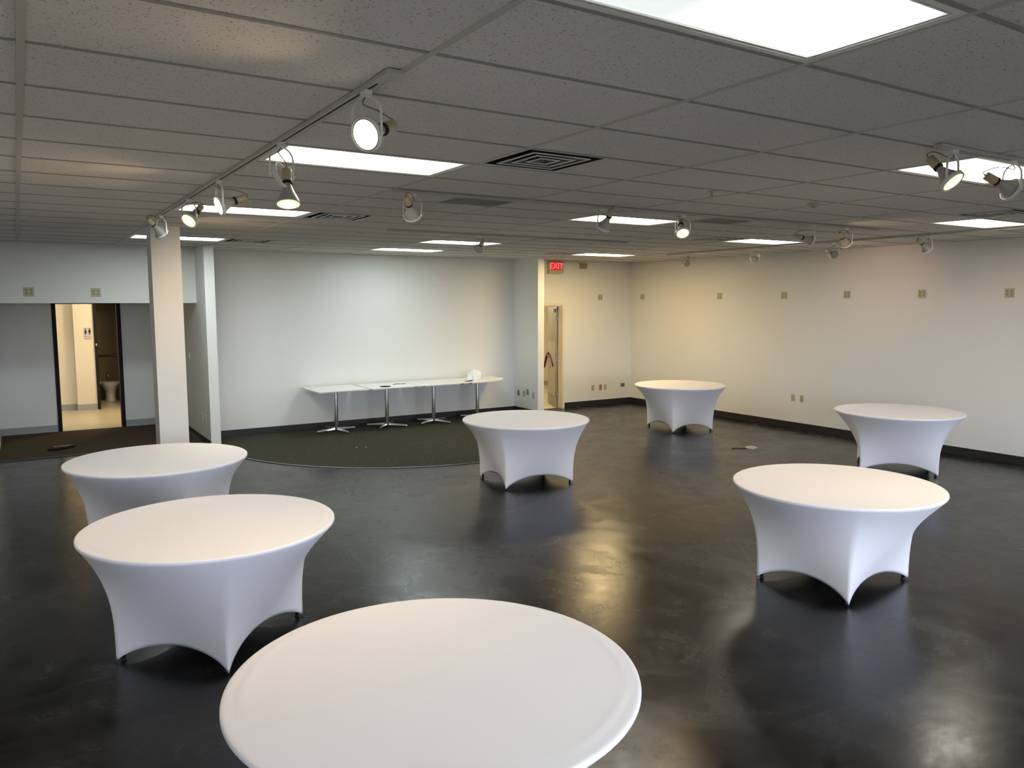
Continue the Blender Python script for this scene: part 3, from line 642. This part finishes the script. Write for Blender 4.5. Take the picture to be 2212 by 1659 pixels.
# ================================================================= ROUND TABLES
TZ, TR = .78, .79
RXH, RYH = .46, .39
def cover_mesh():
    mb = MB(); NS = 32
    corners = [(RXH, RYH), (-RXH, RYH), (-RXH, -RYH), (RXH, -RYH)]
    peri = []     # (rim angle, hem x, hem y, hem z)
    for k in range(4):
        a, b = Vector(corners[k]), Vector(corners[(k+1) % 4]); long_ = k % 2 == 0
        ta = math.atan2(a.y, a.x); tb = math.atan2(b.y, b.x)
        if tb < ta: tb += 2*math.pi
        n_ = -(a+b).normalized()
        for s in range(NS):
            t = s/NS; q = a.lerp(b, t); w_ = 4*t*(1-t); q = q+n_*.055*w_
            peri.append((ta+(tb-ta)*t, q.x, q.y, .003+.118*w_**.72))
    N = len(peri); vs_ = []
    top = [0.0, .2, .4, .55, .66, .70, .72, .735, .75, .765, .775]
    rings = []
    for r in top[1:]: rings.append([(r*math.cos(p[0]), r*math.sin(p[0]), TZ) for p in peri])
    for (r, z) in ((.784, TZ-.001), (.7885, TZ-.004), (.790, TZ-.009), (.790, TZ-.018), (.787, TZ-.023)):
        rings.append([(r*math.cos(p[0]), r*math.sin(p[0]), z) for p in peri])
    zr = TZ-.026; NV = 26
    for v_ in range(1, NV+1):
        v = v_/NV; w_ = 1-(1-v)**2.5; rc = .783-(.783-.604)*w_; q_ = v**1.35
        rings.append([((1-q_)*rc*math.cos(p[0])+q_*p[1], (1-q_)*rc*math.sin(p[0])+q_*p[2], zr+(p[3]-zr)*v) for p in peri])
    # the seam of the stretched cover sits a little off-centre on the top
    def seam(x, y, z):
        if z < TZ-.0005: return z
        dd = math.hypot(x-.022, y-.012); e = (dd-.728)/.010
        return z+.0026*math.exp(-e*e)
    vs_ = [(0, 0, TZ)]+[(x, y, seam(x, y, z)) for r in rings for (x, y, z) in r]
    fs_ = [(0, 1+k, 1+(k+1) % N) for k in range(N)]
    for i in range(len(rings)-1):
        for k in range(N):
            a, b = 1+i*N+k, 1+i*N+(k+1) % N; fs_.append((a, a+N, b+N, b))
    mb.add(vs_, fs_); return mb.mesh('table_cover', CLOTH, True)
_cover = cover_mesh()
_ttop = MB().lathe([(.765, TZ-.024), (.774, TZ-.020), (.774, TZ-.006), (.765, TZ-.003)], 96).mesh('tabletop', PLYWOOD)
def leg_mesh(sx, sy):
    xo, yo = sx*(RXH-.030), sy*(RYH-.028)
    return MB().tube([(xo, yo, .004), (xo, yo, .50), (xo*.98, yo, TZ-.026)], .0125, 12).cyl((xo, yo, .0), (xo, yo, .014), .0155, n=12).mesh('leg', LEGSTEEL, True)
_legs = [leg_mesh(a, b) for a in (-1, 1) for b in (-1, 1)]
_bars = [MB().cyl((s_*(RXH-.02), -RYH+.02, .62), (s_*(RXH-.02), RYH-.02, .62), .010, n=10).mesh('crossbar', LEGSTEEL, True) for s_ in (-1, 1)]
_braces = [MB().cyl((s_*(RXH-.02), 0, .62), (s_*.08, 0, TZ-.03), .008, n=10).mesh('folding_brace', LEGSTEEL, True) for s_ in (-1, 1)]
TABLES = [
 (1.041, 7.840, -40, 'left of the column, farther of the two overlapping at the left', 'farther of the two at the left'),
 (1.001, 5.286, 45, 'nearer of the two overlapping at the left', 'nearer of the two at the left'),
 (1.298, 2.612, 20, 'closest to the camera, cut by the bottom edge', 'filling the bottom foreground'),
 (5.295, 8.056, 173, 'in front of the curved olive carpet, near the centre', 'in the centre, before the curved olive carpet'),
 (9.823, 9.989, 76, 'farthest away, near the exit wall corner', 'smallest and farthest, near the back corner'),
 (9.833, 5.941, 126, 'beside the right wall, behind the near right table', 'shaded one beside the right wall'),
 (5.436, 3.773, 6, 'at the right foreground with a bright warm top', 'right foreground with warm-lit top'),
]
for (x, y, deg, wt, wc) in TABLES:
    a = math.radians(deg)
    T = empty('round_table', (x, y, 0), a); tag(T, 'round table in a white stretch cover, '+wc, 'table', 'round tables in white stretch covers')
    for nm, me in [('tabletop', _ttop)]+[('crossbar', b_) for b_ in _bars]+[('folding_brace', b_) for b_ in _braces]+[('leg', l) for l in _legs]:
        o = bpy.data.objects.new(nm, me); C.objects.link(o); o.parent = T
    K = bpy.data.objects.new('table_cover', _cover); C.objects.link(K); K.parent = T
    sm = K.modifiers.new('thickness', 'SOLIDIFY'); sm.thickness = .0022; sm.offset = -1

# ================================================================= RECTANGULAR TABLES IN THE ALCOVE
RT = .765; HW = .452; YC = 12.86
PX = [4.545, 5.483, 6.411, 7.340]
words = ['leftmost in the alcove row', 'second in the alcove row, black disc on top', 'third in the alcove row', 'rightmost in the alcove row, plastic bag on top']
spin = [12, 48, 28, 30]
for k, (x, wd) in enumerate(zip(PX, words)):
    T = empty('cafe_table', (x, YC, .0115)); tag(T, 'white square pedestal table with chrome base, '+wd, 'table', 'white pedestal tables along the alcove wall')
    z1 = RT-.011
    if k < 3: outline = [(-HW, -HW+.02), (-HW+.02, -HW), (HW-.02, -HW), (HW, -HW+.02), (HW, HW-.01), (-HW, HW-.01)]
    else: outline = [(-HW, -HW+.02), (-HW+.02, -HW), (HW*.15, -HW), (HW*.6, -HW+.07), (HW+.13, -HW*.10), (HW+.13, HW-.01), (-HW, HW-.01)]
    MB().poly(outline, z1-.022, z1).build('tabletop', LAMINATE, T, bevel=.003)
    MB().poly([(px_*1.003, py_*1.003) for px_, py_ in outline], z1-.019, z1-.006).build('edge_band', LAM_EDGE, T)
    for (px_, py_) in ((-HW+.05, -HW), (HW-.09, -HW))[:1 if k == 3 else 2]:
        MB().box(px_-.035, py_-.006, z1-.028, px_+.035, py_+.03, z1-.003).build('edge_clip', CHROME if k else LAM_EDGE, T, bevel=.002)
    MB().lathe([(.12, z1-.024), (.11, z1-.030), (.05, z1-.050), (.037, z1-.060)], 24).build('mounting_plate', LEGSTEEL, T, smooth=True, edge=.6)
    MB().cyl((0, 0, .06), (0, 0, z1-.05), .036, n=28).build('column', CHROME, T, smooth=True, edge=.6)
    MB().lathe([(.045, .045), (.045, .075), (.037, .085)], 24).build('hub', CHROME, T, smooth=True, edge=.6)
    for q in range(4):
        a = math.radians(spin[k]+90*q); ca, sa = math.cos(a), math.sin(a)
        f = MB(); e = Vector((ca, sa, 0)); n_ = Vector((-sa, ca, 0)); vs_ = []
        for (d_, z_, hh, w2) in ((.03, .058, .020, .020), (.36, .040, .011, .016), (.375, .038, .008, .012)):
            vs_ += [e*d_+n_*w2+Vector((0, 0, z_-hh)), e*d_-n_*w2+Vector((0, 0, z_-hh)), e*d_-n_*w2*.8+Vector((0, 0, z_+hh)), e*d_+n_*w2*.8+Vector((0, 0, z_+hh))]
        f.add(vs_, [(3,2,1,0)]+[(i*4+m_, i*4+(m_+1) % 4, i*4+4+(m_+1) % 4, i*4+4+m_) for i in range(2) for m_ in range(4)]+[(8,9,10,11)])
        ft = f.build('foot', CHROME, T, bevel=.003)
        MB().cyl((ca*.345, sa*.345, 0), (ca*.345, sa*.345, .03), .016, n=12).build('glide', LEGSTEEL, ft)
# items on the tables
zt = RT+.0005
def crumple():
    mb = MB(); import bmesh
    bm = bmesh.new(); bmesh.ops.create_icosphere(bm, subdivisions=4, radius=1)
    for v in bm.verts:
        p = v.co.copy(); up = max(p.z, -.25)
        n1 = noise.noise(p*2.1+Vector((3, 1, 5))); n2 = abs(noise.noise(p*5.3+Vector((1, 7, 2)))); n3 = abs(noise.noise(p*11+Vector((9, 2, 2))))
        r = 1+.30*n1-.30*n2-.14*n3
        x, y, z = p.x*.155*r, p.y*.11*r, (up+.25)*.155*r
        if up > .35: x = x*(1-.45*(up-.35))+.015
        v.co = (x, y, max(0, z))
    me = bpy.data.meshes.new('plastic_bag'); bm.to_mesh(me); bm.free(); me.materials.append(BAG); return me
o = bpy.data.objects.new('plastic_bag', crumple()); C.objects.link(o); o.location = (7.31, 12.93, zt)
tag(o, 'crumpled white plastic bag lying on the right end of the alcove tables', 'plastic bag')
o = MB().lathe([(.095, 0), (.10, .003), (.09, .007), (.0, .007)], 24).build('disc', DARKTHING, loc=(5.36, 12.62, zt)); o.name = 'black_disc'
tag(o, 'flat round black disc on the front of the second alcove table', 'disc')
o = MB().tube(smoothpts([(-.12, -.05, .005), (-.06, .0, .005), (0, .015, .005), (.07, -.02, .005), (.13, -.03, .005)]), .005, 6).build('cable', DARKTHING, loc=(5.72, 12.88, zt), smooth=True)
tag(o, 'short dark cable lying on the second alcove table, right of the black disc', 'cable')
o = MB().box(-.07, -.02, 0, .03, .02, .010).box(.01, -.012, 0, .09, .016, .016).build('marker', DARKTHING, loc=(7.02, 12.62, zt), bevel=.003); o.name = 'cable_clip'
tag(o, 'small dark grey clip on the alcove tables just left of the plastic bag', 'clip')

# ================================================================= WALL PLATES
def plate(name, loc, rz, wd, hh, m, face, label, cat='outlet', group=None, gang=1):
    P = empty(name, loc, rz)
    tag(P, label, cat, group)
    MB().box(-wd/2, -.006, -hh/2, wd/2, 0, hh/2).build('cover_plate', m, P, bevel=.0025)
    for g in range(gang):
        ox = (g-(gang-1)/2)*wd*.46
        if face == 'duplex':
            for z in (-hh*.18, hh*.18): MB().box(ox-wd/gang*.20, -.0085, z-hh*.11, ox+wd/gang*.20, -.0055, z+hh*.11).build('receptacle', IVORY_DARK, P, bevel=.001)
        elif face == 'switch':
            MB().box(ox-.006, -.014, -.012, ox+.006, -.005, .012).build('toggle', m, P)
        elif face == 'data':
            for z in (-hh*.22, 0, hh*.22): MB().box(ox-.012, -.010, z-.008, ox+.012, -.005, z+.008).build('jack', BLACK, P)
        elif face == 'blank': MB().cyl((ox, -.008, 0), (ox, -.005, 0), .006, n=10).build('screw', IVORY_DARK, P)
    return P
UP = 'high double outlets round the room'
hi = [(12.885, 'in the far corner'), (10.672, 'second from the corner'), (9.17, 'third from the corner'),
      (7.926, 'fourth from the corner, above the low pair'), (6.669, 'fifth from the corner, in the pinkish glow'), (5.443, 'nearest the right edge of the photo')]
for y, wd in hi:
    plate('wall_outlet', (XR, y, 2.34), -q90, .125, .125, CREAM_PLASTIC, 'duplex', 'beige double outlet high on the right wall, '+wd, group=UP, gang=2)
plate('wall_outlet', (10.62, YB, 2.334), 0, .125, .125, CREAM_PLASTIC, 'duplex', 'beige double outlet high on the exit wall, between the exit door and the corner', group=UP, gang=2)
plate('wall_outlet', (.16, 13.2, 2.386), 0, .13, .13, CREAM_PLASTIC, 'duplex', 'beige double outlet on the header, left of the restroom doorway', group=UP, gang=2)
plate('wall_outlet', (1.011, 13.2, 2.380), 0, .13, .13, CREAM_PLASTIC, 'duplex', 'beige double outlet on the header, directly above the restroom doorway', group=UP, gang=2)
plate('wall_outlet', (XR, 8.905, .54), -q90, .075, .12, CREAM_PLASTIC, 'blank', 'left plate of the low beige pair on the right wall', 'wall plate')
plate('wall_outlet', (XR, 8.725, .54), -q90, .075, .12, CREAM_PLASTIC, 'duplex', 'right plate of the low beige pair on the right wall')
plate('wall_outlet', (10.44, YB, .383), 0, .075, .12, CREAM_PLASTIC, 'duplex', 'low beige outlet on the exit wall, nearest the exit door')
plate('wall_outlet', (10.655, YB, .383), 0, .075, .12, RED_PLATE, 'duplex', 'low red outlet on the exit wall between two beige ones')
plate('wall_outlet', (10.785, YB, .383), 0, .075, .12, CREAM_PLASTIC, 'switch', 'low beige plate on the exit wall just right of the red outlet', 'wall plate')
plate('wall_outlet', (11.28, YB, .40), 0, .12, .085, GREY_PLATE, 'data', 'wide low grey data plate on the exit wall next to the corner', 'wall plate')
for (y, z, m, face, lab) in ((13.19, .405, GREY_PLATE, 'data', 'dark data plate farthest along the right partition in the alcove'),
                             (12.99, .405, CREAM_PLASTIC, 'duplex', 'beige outlet beside the grey round-marked plate in the alcove'),
                             (12.86, .45, GREY_PLATE, 'switch', 'higher dark grey plate in the middle of the right partition'),
                             (12.65, .405, CREAM_PLASTIC, 'blank', 'beige plate nearest the front edge of the right partition')):
    plate('wall_outlet', (8.496, y, z), -q90, .075, .12, m, face, lab, 'wall plate')
for (y, z, lab) in ((13.14, .404, 'farther white outlet low on the left partition side'), (12.87, .414, 'nearer white outlet low on the left partition side'), (14.03, 1.339, 'white light switch on the left partition beside the column')):
    plate('wall_outlet' if z < 1 else 'light_switch', (2.42, y, z), -q90, .075, .12, WHITE_METAL, 'duplex' if z < 1 else 'switch', lab, 'outlet' if z < 1 else 'light switch')

# exit sign and horn
ex = empty('exit_sign', (9.415, YB, 2.945)); tag(ex, 'lit red EXIT sign in a cream housing above the exit door', 'sign')
MB().box(-.185, -.07, -.13, .185, 0, .115).build('housing', CREAM_PLASTIC, ex, bevel=.006)
MB().box(-.135, -.073, -.065, .135, -.069, .10).build('face', RED_PANEL, ex)
text_obj('EXIT', .165, RED_GLOW, ex, (0, -.075, .016), RX90, .002, bold=.002)
hn = empty('alarm_horn', (10.14, YB, 2.985)); tag(hn, 'small tan alarm box under the ceiling on the exit wall', 'alarm')
MB().box(-.085, -.055, -.055, .085, 0, .055).build('housing', mat('tan_alarm', (.36, .28, .12), .5, var=(20, .05)), hn, bevel=.006)
for z in (-.024, -.008, .008, .024): MB().box(-.05, -.058, z-.003, .05, -.054, z+.003).build('slot', IVORY_DARK, hn)

# things on the floor
fb = empty('floor_clip', (.45, 13.62, .0105), .25); fb.name = 'folded_pouch'
tag(fb, 'flat black folded pouch lying on the brown carpet at the left', 'pouch')
MB().poly([(-.20, -.05), (-.12, -.13), (.06, -.10), (.16, -.05), (.22, .02), (.10, .07), (-.10, .10), (-.17, .02)], 0, .022).build('body', DARKTHING, fb, bevel=.006)
MB().poly([(-.10, .01), (.08, -.02), (.19, .03), (.10, .065), (-.09, .09)], .0225, .036).build('flap', mat('dark_grey_flap', (.05, .05, .05), .35, var=(20, .1)), fb, bevel=.004)
fc = empty('floor_plate', (9.38, 7.99, .0)); tag(fc, 'small round tan cover plate on the floor between the far and the right wall tables', 'cover plate')
MB().lathe([(.092, 0), (.092, .012), (.080, .020), (.0, .021)], 32).build('disc', BRASS, fc, smooth=True, edge=.5)
MB().tube(smoothpts([(-.09, .02, .006), (-.16, .04, .006), (-.22, .10, .006), (-.30, .12, .006)]), .005, 6).build('wire', LEGSTEEL, fc, smooth=True)
for (x, y, s, lab) in ((4.29, 11.26, .016, 'tiny white paper scrap on the olive carpet, left one'), (4.42, 11.20, .012, 'tiny white paper scrap on the olive carpet, right one')):
    o = MB().poly([(-s, -s*.4), (s*.6, -s*.6), (s, s*.3), (-s*.3, s*.5)], 0, .004).build('paper_scrap', LAMINATE, loc=(x, y, .0112)); tag(o, lab, 'paper scrap')
